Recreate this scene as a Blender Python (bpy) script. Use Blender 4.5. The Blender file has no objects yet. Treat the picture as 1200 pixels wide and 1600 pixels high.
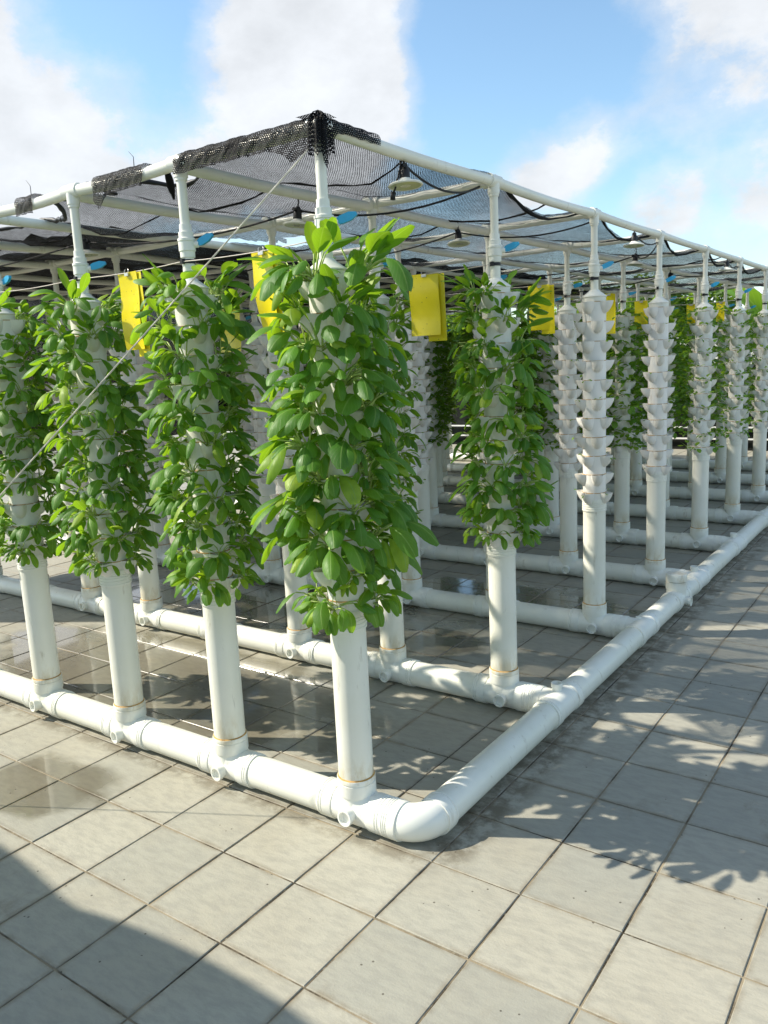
import bpy, math, random
from mathutils import Vector, Matrix
R = math.radians
random.seed(7)
SC = bpy.context.scene
COL = SC.collection

# ------------------------------------------------------------------ camera
cam_d = bpy.data.cameras.new("camera")
cam = bpy.data.objects.new("camera", cam_d)
COL.objects.link(cam)
_r = Vector((0.8160470518, 0.5760231041, -0.0475877375))
_u = Vector((-0.0668784802, 0.1758846714, 0.9821363710))
_w = Vector((-0.5741031946, 0.7982868945, -0.1820537173))
CAM = Vector((2.4462, -1.2932, 1.5246))
cam.matrix_world = Matrix(((_r.x, _u.x, -_w.x, CAM.x), (_r.y, _u.y, -_w.y, CAM.y), (_r.z, _u.z, -_w.z, CAM.z), (0, 0, 0, 1)))
cam_d.sensor_fit = 'VERTICAL'
cam_d.sensor_height = 36.0
cam_d.lens = 1267.2 / 1600 * 36.0
cam_d.clip_start = 0.05
cam_d.clip_end = 2000
SC.camera = cam

# ------------------------------------------------------------------ light
SUN_EL = 41.0
SUN_TO = Vector((0.885, 0.465, 0)).normalized()          # horizontal way the light travels
ld = bpy.data.lights.new("sun", 'SUN')
ld.energy = 5.0
ld.angle = R(0.53)
ld.color = (1.0, 0.925, 0.79)
sun = bpy.data.objects.new("sun", ld)
COL.objects.link(sun)
_d = Vector((SUN_TO.x * math.cos(R(SUN_EL)), SUN_TO.y * math.cos(R(SUN_EL)), -math.sin(R(SUN_EL))))
sun.rotation_euler = _d.to_track_quat('-Z', 'Y').to_euler()
sun.location = (-6, -3, 8)

world = bpy.data.worlds.new("World")
SC.world = world
world.use_nodes = True
wt = world.node_tree
for n in list(wt.nodes):
    wt.nodes.remove(n)


def wn(t, **kw):
    n = wt.nodes.new(t)
    for k, v in kw.items():
        setattr(n, k, v)
    return n


sky = wn('ShaderNodeTexSky', sky_type='NISHITA')
sky.sun_disc = False
sky.sun_elevation = R(SUN_EL)
sky.sun_rotation = math.atan2(-SUN_TO.x, -SUN_TO.y)
sky.air_density = 1.0
sky.dust_density = 0.6
sky.ozone_density = 0.8
bg = wn('ShaderNodeBackground')
bg.inputs['Strength'].default_value = 0.13
geo = wn('ShaderNodeNewGeometry')
neg = wn('ShaderNodeVectorMath', operation='SCALE')
neg.inputs['Scale'].default_value = -1.0
wt.links.new(geo.outputs['Incoming'], neg.inputs[0])
DIR = neg.outputs[0]


def wmath(op, a, b=None, c=None, clamp=False):
    n = wn('ShaderNodeMath', operation=op, use_clamp=clamp)
    for i, v in enumerate((a, b, c)):
        if v is None:
            continue
        if isinstance(v, (int, float)):
            n.inputs[i].default_value = v
        else:
            wt.links.new(v, n.inputs[i])
    return n.outputs[0]


def wnoise(scale, detail, rough, stretch=(1, 1, 1), off=(0, 0, 0)):
    m = wn('ShaderNodeMapping')
    m.inputs['Scale'].default_value = stretch
    m.inputs['Location'].default_value = off
    wt.links.new(DIR, m.inputs['Vector'])
    n = wn('ShaderNodeTexNoise')
    n.inputs['Scale'].default_value = scale
    n.inputs['Detail'].default_value = detail
    n.inputs['Roughness'].default_value = rough
    wt.links.new(m.outputs[0], n.inputs['Vector'])
    return n.outputs['Fac']


def wblob(d, ang, h):
    """smooth hump of height h around direction d, vanishing at ang degrees"""
    dv = Vector(d).normalized()
    n = wn('ShaderNodeVectorMath', operation='DOT_PRODUCT')
    wt.links.new(DIR, n.inputs[0])
    n.inputs[1].default_value = dv
    mr = wn('ShaderNodeMapRange', interpolation_type='SMOOTHSTEP')
    wt.links.new(n.outputs['Value'], mr.inputs['Value'])
    mr.inputs['From Min'].default_value = math.cos(R(ang))
    mr.inputs['From Max'].default_value = 1.0
    mr.inputs['To Min'].default_value = 0.0
    mr.inputs['To Max'].default_value = h
    return mr.outputs[0]


# cumulus banks: fractal noise over the whole dome, with the banks of the view standing where they stand
dens = wmath('MULTIPLY_ADD', wnoise(4.2, 12, 0.64, (1, 1, 1.4), (0.3, 0.1, 0.0)), 0.75, 0.115)
for d, a, h in [((-0.62, 0.71, 0.345), 7, 0.20), ((-0.565, 0.75, 0.325), 7, 0.20), ((-0.585, 0.765, 0.26), 7, 0.16), ((-0.66, 0.70, 0.25), 8, 0.17),
                ((-0.83, 0.52, 0.20), 12, 0.15), ((-0.82, 0.49, 0.31), 6, 0.09), ((-0.73, 0.62, 0.245), 7, 0.12), ((-0.76, 0.58, 0.30), 4, 0.06),
                ((-0.385, 0.895, 0.222), 4.5, 0.19), ((-0.35, 0.91, 0.232), 3.5, 0.12), ((-0.42, 0.88, 0.205), 3.5, 0.10),
                ((-0.25, 0.91, 0.325), 8, 0.05), ((-0.21, 0.94, 0.27), 8, 0.06), ((-0.285, 0.945, 0.155), 3.2, 0.15),
                ((-0.17, 0.97, 0.17), 4, 0.10)]:
    dens = wmath('ADD', dens, wblob(d, a, h))
for d, a, h in [((-0.72, 0.60, 0.345), 9, -0.17), ((-0.45, 0.84, 0.29), 10, -0.16), ((-0.40, 0.86, 0.32), 9, -0.12), ((-0.30, 0.92, 0.25), 6, -0.05), ((-0.22, 0.93, 0.29), 13, -0.055)]:
    dens = wmath('ADD', dens, wblob(d, a, h))
mrc = wn('ShaderNodeMapRange', interpolation_type='SMOOTHSTEP')
wt.links.new(dens, mrc.inputs['Value'])
mrc.inputs['From Min'].default_value = 0.49
mrc.inputs['From Max'].default_value = 0.625
mrc.inputs['To Min'].default_value = 0.0
mrc.inputs['To Max'].default_value = 0.95
# self-shading of the banks: finer noise modulates their brightness
shade = wnoise(9.0, 9, 0.58, (1, 1, 1.6), (0.1, 0.4, -0.05))
mrs = wn('ShaderNodeMapRange')
wt.links.new(shade, mrs.inputs['Value'])
mrs.inputs['From Min'].default_value = 0.3
mrs.inputs['From Max'].default_value = 0.65
mrs.inputs['To Min'].default_value = 0.84
mrs.inputs['To Max'].default_value = 1.06
ccol = wn('ShaderNodeVectorMath', operation='SCALE')
ccol.inputs[0].default_value = (5.0, 5.15, 5.35)
wt.links.new(mrs.outputs[0], ccol.inputs['Scale'])
mrh = wn('ShaderNodeMapRange', interpolation_type='SMOOTHSTEP')       # soft skirts of the banks and a thin high veil
wt.links.new(dens, mrh.inputs['Value'])
mrh.inputs['From Min'].default_value = 0.40
mrh.inputs['From Max'].default_value = 0.60
mrh.inputs['To Min'].default_value = 0.02
mrh.inputs['To Max'].default_value = 0.50
mixw = wn('ShaderNodeMix', data_type='RGBA')
wt.links.new(wmath('MAXIMUM', mrc.outputs[0], mrh.outputs[0]), mixw.inputs['Factor'])
tint = wn('ShaderNodeVectorMath', operation='MULTIPLY')
tint.inputs[1].default_value = (1.06, 1.22, 1.22)
wt.links.new(sky.outputs[0], tint.inputs[0])
wt.links.new(tint.outputs[0], mixw.inputs['A'])
wt.links.new(ccol.outputs[0], mixw.inputs['B'])
wt.links.new(mixw.outputs['Result'], bg.inputs['Color'])
wo = wn('ShaderNodeOutputWorld')
wt.links.new(bg.outputs[0], wo.inputs['Surface'])

SC.view_settings.view_transform = 'Standard'
SC.view_settings.look = 'None'
SC.view_settings.gamma = 1.0
SC.view_settings.use_curve_mapping = False
SC.view_settings.exposure = 0.52
SC.render.engine = 'CYCLES'
SC.cycles.use_denoising = True
SC.cycles.max_bounces = 8
SC.cycles.transparent_max_bounces = 24
SC.cycles.transmission_bounces = 4
SC.cycles.caustics_reflective = False
SC.cycles.caustics_refractive = False
SC.cycles.sample_clamp_indirect = 6.0


# ------------------------------------------------------------------ materials
class NT:
    def __init__(self, name):
        self.m = bpy.data.materials.new(name)
        self.m.use_nodes = True
        self.t = self.m.node_tree
        self.t.nodes.clear()
        self.out = self.n('ShaderNodeOutputMaterial')

    def n(self, t, **kw):
        x = self.t.nodes.new(t)
        for k, v in kw.items():
            setattr(x, k, v)
        return x

    def l(self, a, b):
        self.t.links.new(a, b)

    def put(self, sock, v):
        if isinstance(v, (int, float, tuple)):
            sock.default_value = v
        else:
            self.l(v, sock)

    def math(self, op, a, b=None, c=None, clamp=False):
        x = self.n('ShaderNodeMath', operation=op, use_clamp=clamp)
        for i, v in enumerate((a, b, c)):
            if v is not None:
                self.put(x.inputs[i], v)
        return x.outputs[0]

    def rng(self, v, a, b, c=0.0, d=1.0, smooth=True):
        x = self.n('ShaderNodeMapRange', interpolation_type='SMOOTHSTEP' if smooth else 'LINEAR')
        self.put(x.inputs['Value'], v)
        for k, q in (('From Min', a), ('From Max', b), ('To Min', c), ('To Max', d)):
            self.put(x.inputs[k], q)
        return x.outputs[0]

    def mix(self, f, a, b, mode='MIX'):
        x = self.n('ShaderNodeMix', data_type='RGBA', blend_type=mode)
        self.put(x.inputs['Factor'], f)
        self.put(x.inputs['A'], a)
        self.put(x.inputs['B'], b)
        return x.outputs['Result']

    def pos(self):
        return self.n('ShaderNodeNewGeometry').outputs['Position']

    def obj(self):
        return self.n('ShaderNodeTexCoord').outputs['Object']

    def noise(self, vec, scale, detail=4, rough=0.5, stretch=None, rot=None):
        if stretch or rot:
            m = self.n('ShaderNodeMapping')
            if stretch:
                m.inputs['Scale'].default_value = stretch
            if rot:
                m.inputs['Rotation'].default_value = rot
            self.l(vec, m.inputs['Vector'])
            vec = m.outputs[0]
        x = self.n('ShaderNodeTexNoise')
        x.inputs['Scale'].default_value = scale
        x.inputs['Detail'].default_value = detail
        x.inputs['Roughness'].default_value = rough
        self.l(vec, x.inputs['Vector'])
        return x.outputs['Fac']

    def bsdf(self, color, rough=0.5, spec=0.5, coat=None, coat_rough=0.05, normal=None, metal=0.0):
        b = self.n('ShaderNodeBsdfPrincipled')
        self.put(b.inputs['Base Color'], color)
        self.put(b.inputs['Roughness'], rough)
        self.put(b.inputs['Specular IOR Level'], spec)
        self.put(b.inputs['Metallic'], metal)
        if coat is not None:
            self.put(b.inputs['Coat Weight'], coat)
            self.put(b.inputs['Coat Roughness'], coat_rough)
        if normal is not None:
            self.l(normal, b.inputs['Normal'])
        return b.outputs[0]

    def bump(self, h, strength=0.2, dist=0.005):
        b = self.n('ShaderNodeBump')
        b.inputs['Strength'].default_value = strength
        b.inputs['Distance'].default_value = dist
        self.l(h, b.inputs['Height'])
        return b.outputs[0]

    def done(self, s):
        self.l(s, self.out.inputs['Surface'])
        return self.m


def rgb(*c):
    return (c[0], c[1], c[2], 1.0)


def simple(name, c, rough=0.5, spec=0.5, var=0.12, scale=25, bump=0.0, metal=0.0):
    k = NT(name)
    n = k.noise(k.obj(), scale, 4, 0.6)
    f = k.rng(n, 0.3, 0.7, 0, 1)
    col = k.mix(f, rgb(*[x * (1 - var) for x in c]), rgb(*[min(1, x * (1 + var)) for x in c]))
    return k.done(k.bsdf(col, rough, spec, normal=k.bump(n, bump, 0.003) if bump else None, metal=metal))


MAT = {}


def make_pvc(name, base, dirt):
    k = NT(name)
    P = k.pos()
    n1 = k.noise(P, 3.0, 5, 0.6)
    n2 = k.noise(P, 22.0, 5, 0.65, (1, 1, 0.25))
    f = k.rng(n1, 0.3, 0.72)
    c = k.mix(f, rgb(*base), rgb(base[0] * 0.93, base[1] * 0.925, base[2] * 0.88))
    # fine grey scuffs and yellowed grime with shapes of their own
    s = k.rng(n2, 0.60, 0.74, 0.0, dirt)
    c = k.mix(s, c, rgb(0.36, 0.31, 0.22))
    n3 = k.noise(P, 60.0, 3, 0.7, (1, 1, 0.12))
    c = k.mix(k.rng(n3, 0.68, 0.78, 0.0, dirt * 0.8), c, rgb(0.24, 0.22, 0.19))
    sz_ = k.n('ShaderNodeSeparateXYZ')
    k.l(P, sz_.inputs[0])
    band = k.math('MULTIPLY', k.rng(sz_.outputs[2], 0.175, 0.30, 1.0, 0.0), k.rng(sz_.outputs[2], 0.14, 0.18))
    n5 = k.noise(P, 14, 6, 0.7, (1, 1, 0.35))
    c = k.mix(k.math('MULTIPLY', k.math('MULTIPLY', band, k.rng(n5, 0.42, 0.62)), 0.6), c, rgb(0.50, 0.40, 0.22))
    n6 = k.noise(P, 7, 8, 0.75, (1, 1, 0.5))
    c = k.mix(k.rng(n6, 0.64, 0.70, 0.0, dirt * 0.9), c, rgb(0.33, 0.31, 0.27))
    rough = k.rng(n2, 0.2, 0.8, 0.26, 0.5)
    return k.done(k.bsdf(c, rough, 0.5))


MAT['pvc'] = make_pvc('white_pvc', (0.80, 0.795, 0.715), 0.5)
MAT['pvc_clean'] = make_pvc('white_pvc_clean', (0.81, 0.81, 0.75), 0.28)
MAT['pot'] = make_pvc('pot_plastic', (0.80, 0.785, 0.755), 0.4)
MAT['stain'] = simple('rust_stain', (0.46, 0.27, 0.09), 0.7, 0.2, 0.35, 60)
MAT['black'] = simple('black_plastic', (0.012, 0.012, 0.013), 0.5, 0.4)
MAT['cable'] = simple('black_cable', (0.014, 0.014, 0.016), 0.55, 0.35)
MAT['blue'] = simple('blue_handle', (0.03, 0.36, 0.62), 0.4, 0.5, 0.08)


def make_card():
    k = NT('yellow_card')
    P = k.pos()
    n = k.noise(P, 9, 4, 0.6)
    c = k.mix(k.rng(n, 0.3, 0.7), rgb(0.74, 0.61, 0.012), rgb(0.84, 0.70, 0.02))
    vo = k.n('ShaderNodeTexVoronoi')
    vo.inputs['Scale'].default_value = 55
    k.l(P, vo.inputs['Vector'])
    sp = k.math('MULTIPLY', k.math('LESS_THAN', vo.outputs['Distance'], 0.10), k.math('GREATER_THAN', k.noise(P, 21, 2), 0.53))
    c = k.mix(sp, c, rgb(0.05, 0.04, 0.02))
    return k.done(k.bsdf(c, 0.25, 0.5))


MAT['yellow'] = make_card()
MAT['steel'] = simple('steel_clip', (0.6, 0.58, 0.54), 0.35, 0.5, 0.1, 40, 0, 0.8)
MAT['rope'] = simple('white_rope', (0.70, 0.66, 0.58), 0.85, 0.2, 0.2, 300)
MAT['wire'] = simple('pale_wire', (0.62, 0.55, 0.48), 0.5, 0.4, 0.15, 80)
MAT['lamp'] = simple('lamp_white', (0.74, 0.74, 0.66), 0.35, 0.5, 0.1, 20)
MAT['lens'] = simple('lamp_lens', (0.52, 0.55, 0.36), 0.25, 0.5, 0.12, 12)
MAT['foam'] = simple('growing_sponge', (0.44, 0.33, 0.18), 0.9, 0.2, 0.35, 70, 0.4)


def make_leaf(name, dark, light, young):
    k = NT(name)
    uv = k.n('ShaderNodeUVMap').outputs[0]
    sep = k.n('ShaderNodeSeparateXYZ')
    k.l(uv, sep.inputs[0])
    u, v = sep.outputs[0], sep.outputs[1]
    g = k.n('ShaderNodeNewGeometry')
    oi = k.n('ShaderNodeObjectInfo')
    rnd = k.math('FRACT', k.math('ADD', k.math('MULTIPLY', g.outputs['Random Per Island'], 1.0), k.math('MULTIPLY', oi.outputs['Random'], 3.7)))
    c = k.mix(rnd, rgb(*dark), rgb(*light))
    yf = k.rng(rnd, 0.86, 0.97)
    c = k.mix(yf, c, rgb(*young))
    n = k.noise(k.obj(), 45, 4, 0.6)
    c = k.mix(k.rng(n, 0.3, 0.75, 0.0, 0.35), c, rgb(dark[0] * 0.7, dark[1] * 0.75, dark[2] * 0.8))
    au = k.math('ABSOLUTE', k.math('SUBTRACT', u, 0.5))
    mid = k.rng(au, 0.012, 0.05, 1.0, 0.0)
    # side veins leave the midrib at a slant
    w = k.math('SUBTRACT', k.math('MULTIPLY', v, 7.0), k.math('MULTIPLY', au, 6.0))
    sv = k.math('ABSOLUTE', k.math('SUBTRACT', k.math('FRACT', w), 0.5))
    side = k.rng(sv, 0.0, 0.09, 1.0, 0.0)
    vein = k.math('MAXIMUM', mid, k.math('MULTIPLY', side, 0.45))
    c = k.mix(k.math('MULTIPLY', vein, 0.7), c, rgb(0.24, 0.38, 0.09))
    nrm = k.bump(k.math('SUBTRACT', k.math('MULTIPLY', n, 0.6), vein), 0.35, 0.0016)
    p = k.bsdf(c, k.rng(n, 0.2, 0.8, 0.42, 0.62), 0.5, normal=nrm)
    t = k.n('ShaderNodeBsdfTranslucent')
    k.l(k.mix(0.62, c, rgb(0.50, 0.80, 0.02)), t.inputs['Color'])
    ms = k.n('ShaderNodeMixShader')
    ms.inputs[0].default_value = 0.44
    k.l(p, ms.inputs[1])
    k.l(t.outputs[0], ms.inputs[2])
    return k.done(ms.outputs[0])


MAT['leaf'] = make_leaf('leaf_green', (0.040, 0.150, 0.014), (0.125, 0.31, 0.024), (0.33, 0.46, 0.03))
MAT['leaf_small'] = make_leaf('seedling_green', (0.045, 0.15, 0.018), (0.11, 0.27, 0.03), (0.26, 0.38, 0.05))
MAT['stalk'] = simple('leaf_stalk', (0.36, 0.47, 0.13), 0.45, 0.4, 0.25, 40)
MAT['tree_leaf'] = make_leaf('tree_foliage', (0.028, 0.075, 0.014), (0.07, 0.14, 0.022), (0.13, 0.18, 0.03))
MAT['banana'] = make_leaf('banana_leaf', (0.05, 0.18, 0.02), (0.08, 0.26, 0.03), (0.12, 0.30, 0.04))
MAT['bark'] = simple('bark', (0.11, 0.08, 0.055), 0.9, 0.2, 0.35, 14, 0.6)


def make_tile():
    k = NT('stone_tile')
    P = k.pos()
    oi = k.n('ShaderNodeObjectInfo')
    g = k.n('ShaderNodeNewGeometry')
    rnd = k.math('FRACT', k.math('ADD', g.outputs['Random Per Island'], k.math('MULTIPLY', oi.outputs['Random'], 5.3)))
    c = k.mix(rnd, rgb(0.315, 0.312, 0.265), rgb(0.425, 0.405, 0.33))
    n1 = k.noise(P, 1.7, 6, 0.62)
    c = k.mix(k.rng(n1, 0.35, 0.7, 0.0, 0.7), c, rgb(0.355, 0.33, 0.26))
    n2 = k.noise(P, 40, 6, 0.7, (0.35, 1.0, 1), (0, 0, R(-32)))
    c = k.mix(k.rng(n2, 0.38, 0.66, 0.0, 0.42), c, rgb(0.235, 0.23, 0.20))
    nlow = k.noise(P, 0.55, 4, 0.6)
    # brown grime patches, streaky
    n3 = k.noise(P, 5.5, 7, 0.72, (1.0, 0.55, 1), (0, 0, R(20)))
    gr = k.math('MULTIPLY', k.rng(n3, 0.55, 0.72), k.rng(nlow, 0.42, 0.66))
    c = k.mix(k.math('MULTIPLY', gr, 0.6), c, rgb(0.17, 0.135, 0.08))
    # grime creeping in from the joints (tile grid 0.30 m)
    sx = k.n('ShaderNodeSeparateXYZ')
    k.l(P, sx.inputs[0])

    def edge(s, per):
        f = k.math('FRACT', k.math('DIVIDE', s, per))
        return k.math('SUBTRACT', 0.5, k.math('ABSOLUTE', k.math('SUBTRACT', f, 0.5)))
    e = k.math('MINIMUM', edge(sx.outputs[0], 0.30), edge(sx.outputs[1], TY))
    n4 = k.noise(P, 9, 5, 0.7)
    em = k.math('MULTIPLY', k.rng(e, 0.0, 0.075, 1.0, 0.0), k.rng(n4, 0.36, 0.62))
    c = k.mix(k.math('MULTIPLY', em, 0.55), c, rgb(0.17, 0.13, 0.075))
    vs_ = k.n('ShaderNodeTexVoronoi')
    vs_.inputs['Scale'].default_value = 26
    k.l(P, vs_.inputs['Vector'])
    grit = k.math('MULTIPLY', k.math('LESS_THAN', vs_.outputs['Distance'], 0.085), k.math('GREATER_THAN', k.noise(P, 4.0, 2), 0.57))
    c = k.mix(k.math('MULTIPLY', grit, 0.8), c, rgb(0.06, 0.05, 0.035))
    # silt and moss settled beside the header and the front pipe
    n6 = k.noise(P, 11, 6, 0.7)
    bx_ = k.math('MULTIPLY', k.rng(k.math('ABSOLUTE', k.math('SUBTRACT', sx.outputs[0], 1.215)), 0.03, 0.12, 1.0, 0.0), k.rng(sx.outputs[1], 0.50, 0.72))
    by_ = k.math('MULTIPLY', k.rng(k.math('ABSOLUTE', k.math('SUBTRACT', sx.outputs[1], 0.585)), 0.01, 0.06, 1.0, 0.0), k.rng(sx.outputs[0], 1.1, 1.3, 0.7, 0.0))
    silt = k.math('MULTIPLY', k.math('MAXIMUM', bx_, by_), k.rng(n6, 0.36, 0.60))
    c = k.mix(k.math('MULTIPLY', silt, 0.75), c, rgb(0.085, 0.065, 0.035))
    # water splashed on the floor among the pipes: film with a shape of its own
    x, y = sx.outputs[0], sx.outputs[1]

    def hump(cx, cy, rx, ry, amp):
        dx = k.math('DIVIDE', k.math('SUBTRACT', x, cx), rx)
        dy = k.math('DIVIDE', k.math('SUBTRACT', y, cy), ry)
        d = k.math('SQRT', k.math('ADD', k.math('MULTIPLY', dx, dx), k.math('MULTIPLY', dy, dy)))
        return k.rng(d, 0.25, 1.0, amp, 0.0)
    wv = hump(-0.85, 1.2, 2.0, 0.75, 0.95)
    wv = k.math('MAXIMUM', wv, hump(-0.30, 0.28, 0.55, 0.38, 0.62))
    wv = k.math('MAXIMUM', wv, hump(-1.0, 2.35, 2.4, 0.8, 0.9))
    wv = k.math('MAXIMUM', wv, hump(0.1, 3.3, 1.6, 0.6, 0.6))
    n5 = k.noise(P, 3.1, 4, 0.5)
    wet = k.rng(k.math('ADD', wv, k.math('MULTIPLY', k.math('SUBTRACT', n5, 0.5), 1.1)), 0.30, 0.56)
    c = k.mix(wet, c, k.mix(1.0, c, rgb(0.60, 0.575, 0.52), 'MULTIPLY'))
    hgt = k.math('ADD', k.math('MULTIPLY', n2, 0.7), k.math('MULTIPLY', k.noise(P, 160, 3, 0.6), 0.35))
    hgt = k.math('MULTIPLY', hgt, k.rng(wet, 0, 1, 1.0, 0.12))
    nrm = k.bump(hgt, 0.6, 0.0035)
    rough = k.rng(wet, 0, 1, 0.62, 0.22)
    b = k.bsdf(c, rough, 0.4, coat=k.math('MULTIPLY', wet, 1.0), coat_rough=0.05, normal=nrm)
    return k.done(b)


TX, TY = 0.30, 0.30167
MAT['tile'] = make_tile()


def make_grout():
    k = NT('joint_grout')
    P = k.pos()
    n = k.noise(P, 2.6, 5, 0.65)
    c = k.mix(k.rng(n, 0.40, 0.58), rgb(0.04, 0.032, 0.02), rgb(0.30, 0.25, 0.17))
    n2 = k.noise(P, 70, 3, 0.7)
    c = k.mix(k.rng(n2, 0.55, 0.7, 0, 0.6), c, rgb(0.30, 0.27, 0.20))
    return k.done(k.bsdf(c, 0.75, 0.3, normal=k.bump(n2, 0.6, 0.004)))


MAT['grout'] = make_grout()
MAT['concrete'] = simple('far_concrete', (0.26, 0.25, 0.22), 0.85, 0.2, 0.25, 0.6)
MAT['white_paint'] = simple('white_paint', (0.74, 0.74, 0.71), 0.5, 0.4, 0.08, 8)
MAT['dark_screen'] = simple('dark_screen', (0.018, 0.02, 0.018), 0.9, 0.1, 0.4, 6)
MAT['roof_sheet'] = simple('roof_sheet', (0.60, 0.62, 0.64), 0.45, 0.4, 0.08, 3)


def make_net(name, cover, cell, ca, blotch):
    k = NT(name)
    uv = k.n('ShaderNodeUVMap').outputs[0]
    wob = k.noise(uv, 9.0, 3, 0.6)
    sp = k.n('ShaderNodeSeparateXYZ')
    k.l(uv, sp.inputs[0])
    # wavy knit: threads along both ways, the rows brick-staggered
    u = k.math('ADD', sp.outputs[0], k.math('MULTIPLY', wob, 0.012))
    v = k.math('ADD', sp.outputs[1], k.math('MULTIPLY', k.noise(uv, 7.0, 3, 0.6, None, (0, 0, 1.0)), 0.014))
    rowf = k.math('DIVIDE', v, cell[1])
    row = k.math('FLOOR', rowf)
    stag = k.math('MULTIPLY', k.math('MODULO', row, 2.0), 0.5)
    fu = k.math('ABSOLUTE', k.math('SUBTRACT', k.math('FRACT', k.math('ADD', k.math('DIVIDE', u, cell[0]), stag)), 0.5))
    fv = k.math('ABSOLUTE', k.math('SUBTRACT', k.math('FRACT', rowf), 0.5))
    bl = k.math('ADD', k.noise(uv, 1.6, 5, 0.6), k.math('MULTIPLY', k.noise(uv, 40.0, 3, 0.7), 0.55))
    c2 = k.math('ADD', cover, k.math('MULTIPLY', k.math('SUBTRACT', bl, 0.77), blotch))
    half = k.math('SUBTRACT', 0.5, k.math('MULTIPLY', c2, 0.5))
    solid = k.math('MAXIMUM', k.math('GREATER_THAN', fu, half), k.math('GREATER_THAN', fv, half))
    tr = k.n('ShaderNodeBsdfTransparent')
    b = k.bsdf(rgb(*ca), 0.7, 0.12)
    ms = k.n('ShaderNodeMixShader')
    k.l(solid, ms.inputs[0])
    k.l(tr.outputs[0], ms.inputs[1])
    k.l(b, ms.inputs[2])
    return k.done(ms.outputs[0])


MAT['net'] = make_net('shade_net', 0.47, (0.0074, 0.0054), (0.012, 0.012, 0.014), 0.6)
MAT['net_fold'] = make_net('shade_net_folded', 0.52, (0.0105, 0.0075), (0.008, 0.008, 0.009), 0.5)
MAT['net_dense'] = make_net('shade_cloth_dense', 0.80, (0.006, 0.006), (0.014, 0.014, 0.016), 0.3)


# ------------------------------------------------------------------ mesh helpers
class MB:
    def __init__(self):
        self.v, self.f, self.mi, self.uv = [], [], [], []
        self.hasuv = False

    def add(self, vs, fs, mi=0, uvs=None):
        o = len(self.v)
        self.v += [tuple(p) for p in vs]
        self.f += [tuple(i + o for i in q) for q in fs]
        self.mi += [mi] * len(fs)
        if uvs is None:
            self.uv += [None] * len(fs)
        else:
            self.uv += uvs
            self.hasuv = True
        return self

    def lathe(self, prof, axis='Z', org=(0, 0, 0), seg=24, mi=0):
        """prof: list of (position along the axis, radius)"""
        o = Vector(org)
        vs, fs = [], []
        for t, r in prof:
            for k in range(seg):
                a = 2 * math.pi * k / seg
                c, s = r * math.cos(a), r * math.sin(a)
                vs.append(o + (Vector((c, s, t)) if axis == 'Z' else Vector((t, c, s)) if axis == 'X' else Vector((s, t, c))))
        for i in range(len(prof) - 1):
            for k in range(seg):
                k2 = (k + 1) % seg
                fs.append((i * seg + k, i * seg + k2, (i + 1) * seg + k2, (i + 1) * seg + k))
        if prof[0][1] > 1e-4:
            fs.append(tuple(range(seg - 1, -1, -1)))
        if prof[-1][1] > 1e-4:
            b = (len(prof) - 1) * seg
            fs.append(tuple(b + k for k in range(seg)))
        return self.add(vs, fs, mi)

    def tube(self, path, rad, seg=8, mi=0):
        pts = [Vector(p) for p in path]
        n = len(pts)
        rads = rad if isinstance(rad, (list, tuple)) else [rad] * n
        vs, fs = [], []
        prev = None
        for i, p in enumerate(pts):
            d = (pts[min(i + 1, n - 1)] - pts[max(i - 1, 0)]).normalized()
            if prev is None:
                a = Vector((0, 0, 1)) if abs(d.z) < 0.9 else Vector((0, 1, 0))
                s = d.cross(a).normalized()
            else:
                s = (prev - d * prev.dot(d)).normalized()
            prev = s
            t = d.cross(s)
            for k in range(seg):
                an = 2 * math.pi * k / seg
                vs.append(p + (s * math.cos(an) + t * math.sin(an)) * rads[i])
        for i in range(n - 1):
            for k in range(seg):
                k2 = (k + 1) % seg
                fs.append((i * seg + k, i * seg + k2, (i + 1) * seg + k2, (i + 1) * seg + k))
        fs.append(tuple(range(seg - 1, -1, -1)))
        fs.append(tuple((n - 1) * seg + k for k in range(seg)))
        return self.add(vs, fs, mi)

    def box(self, c, s, mi=0, rot=None):
        c = Vector(c)
        h = Vector(s) * 0.5
        vs = [Vector((x * h.x, y * h.y, z * h.z)) for z in (-1, 1) for y in (-1, 1) for x in (-1, 1)]
        if rot is not None:
            vs = [rot @ p for p in vs]
        vs = [p + c for p in vs]
        return self.add(vs, [(0, 2, 3, 1), (4, 5, 7, 6), (0, 1, 5, 4), (2, 6, 7, 3), (0, 4, 6, 2), (1, 3, 7, 5)], mi)

    def mesh(self, name, mats, smooth=True, angle=None):
        me = bpy.data.meshes.new(name)
        me.from_pydata(self.v, [], self.f)
        for m in mats if isinstance(mats, (list, tuple)) else [mats]:
            me.materials.append(MAT[m])
        me.polygons.foreach_set('material_index', self.mi)
        if self.hasuv:
            ul = me.uv_layers.new(name='UVMap')
            flat = []
            for q, f in zip(self.uv, self.f):
                for j in range(len(f)):
                    flat += list(q[j]) if q else [0.5, 0.5]
            ul.data.foreach_set('uv', flat)
        me.update()
        if smooth:
            me.polygons.foreach_set('use_smooth', [True] * len(me.polygons))
            if angle:
                me.set_sharp_from_angle(angle=R(angle))
        return me


def link(name, me, parent=None, loc=None, rot=None, scale=None):
    o = bpy.data.objects.new(name, me)
    COL.objects.link(o)
    if parent is not None:
        o.parent = parent
    if loc is not None:
        o.location = loc
    if rot is not None:
        o.rotation_euler = rot
    if scale is not None:
        o.scale = scale if isinstance(scale, (tuple, list)) else (scale,) * 3
    return o


def tag(o, label=None, cat=None, group=None, kind=None):
    if label:
        o['label'] = label
    if cat:
        o['category'] = cat
    if group:
        o['group'] = group
    if kind:
        o['kind'] = kind
    return o


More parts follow.
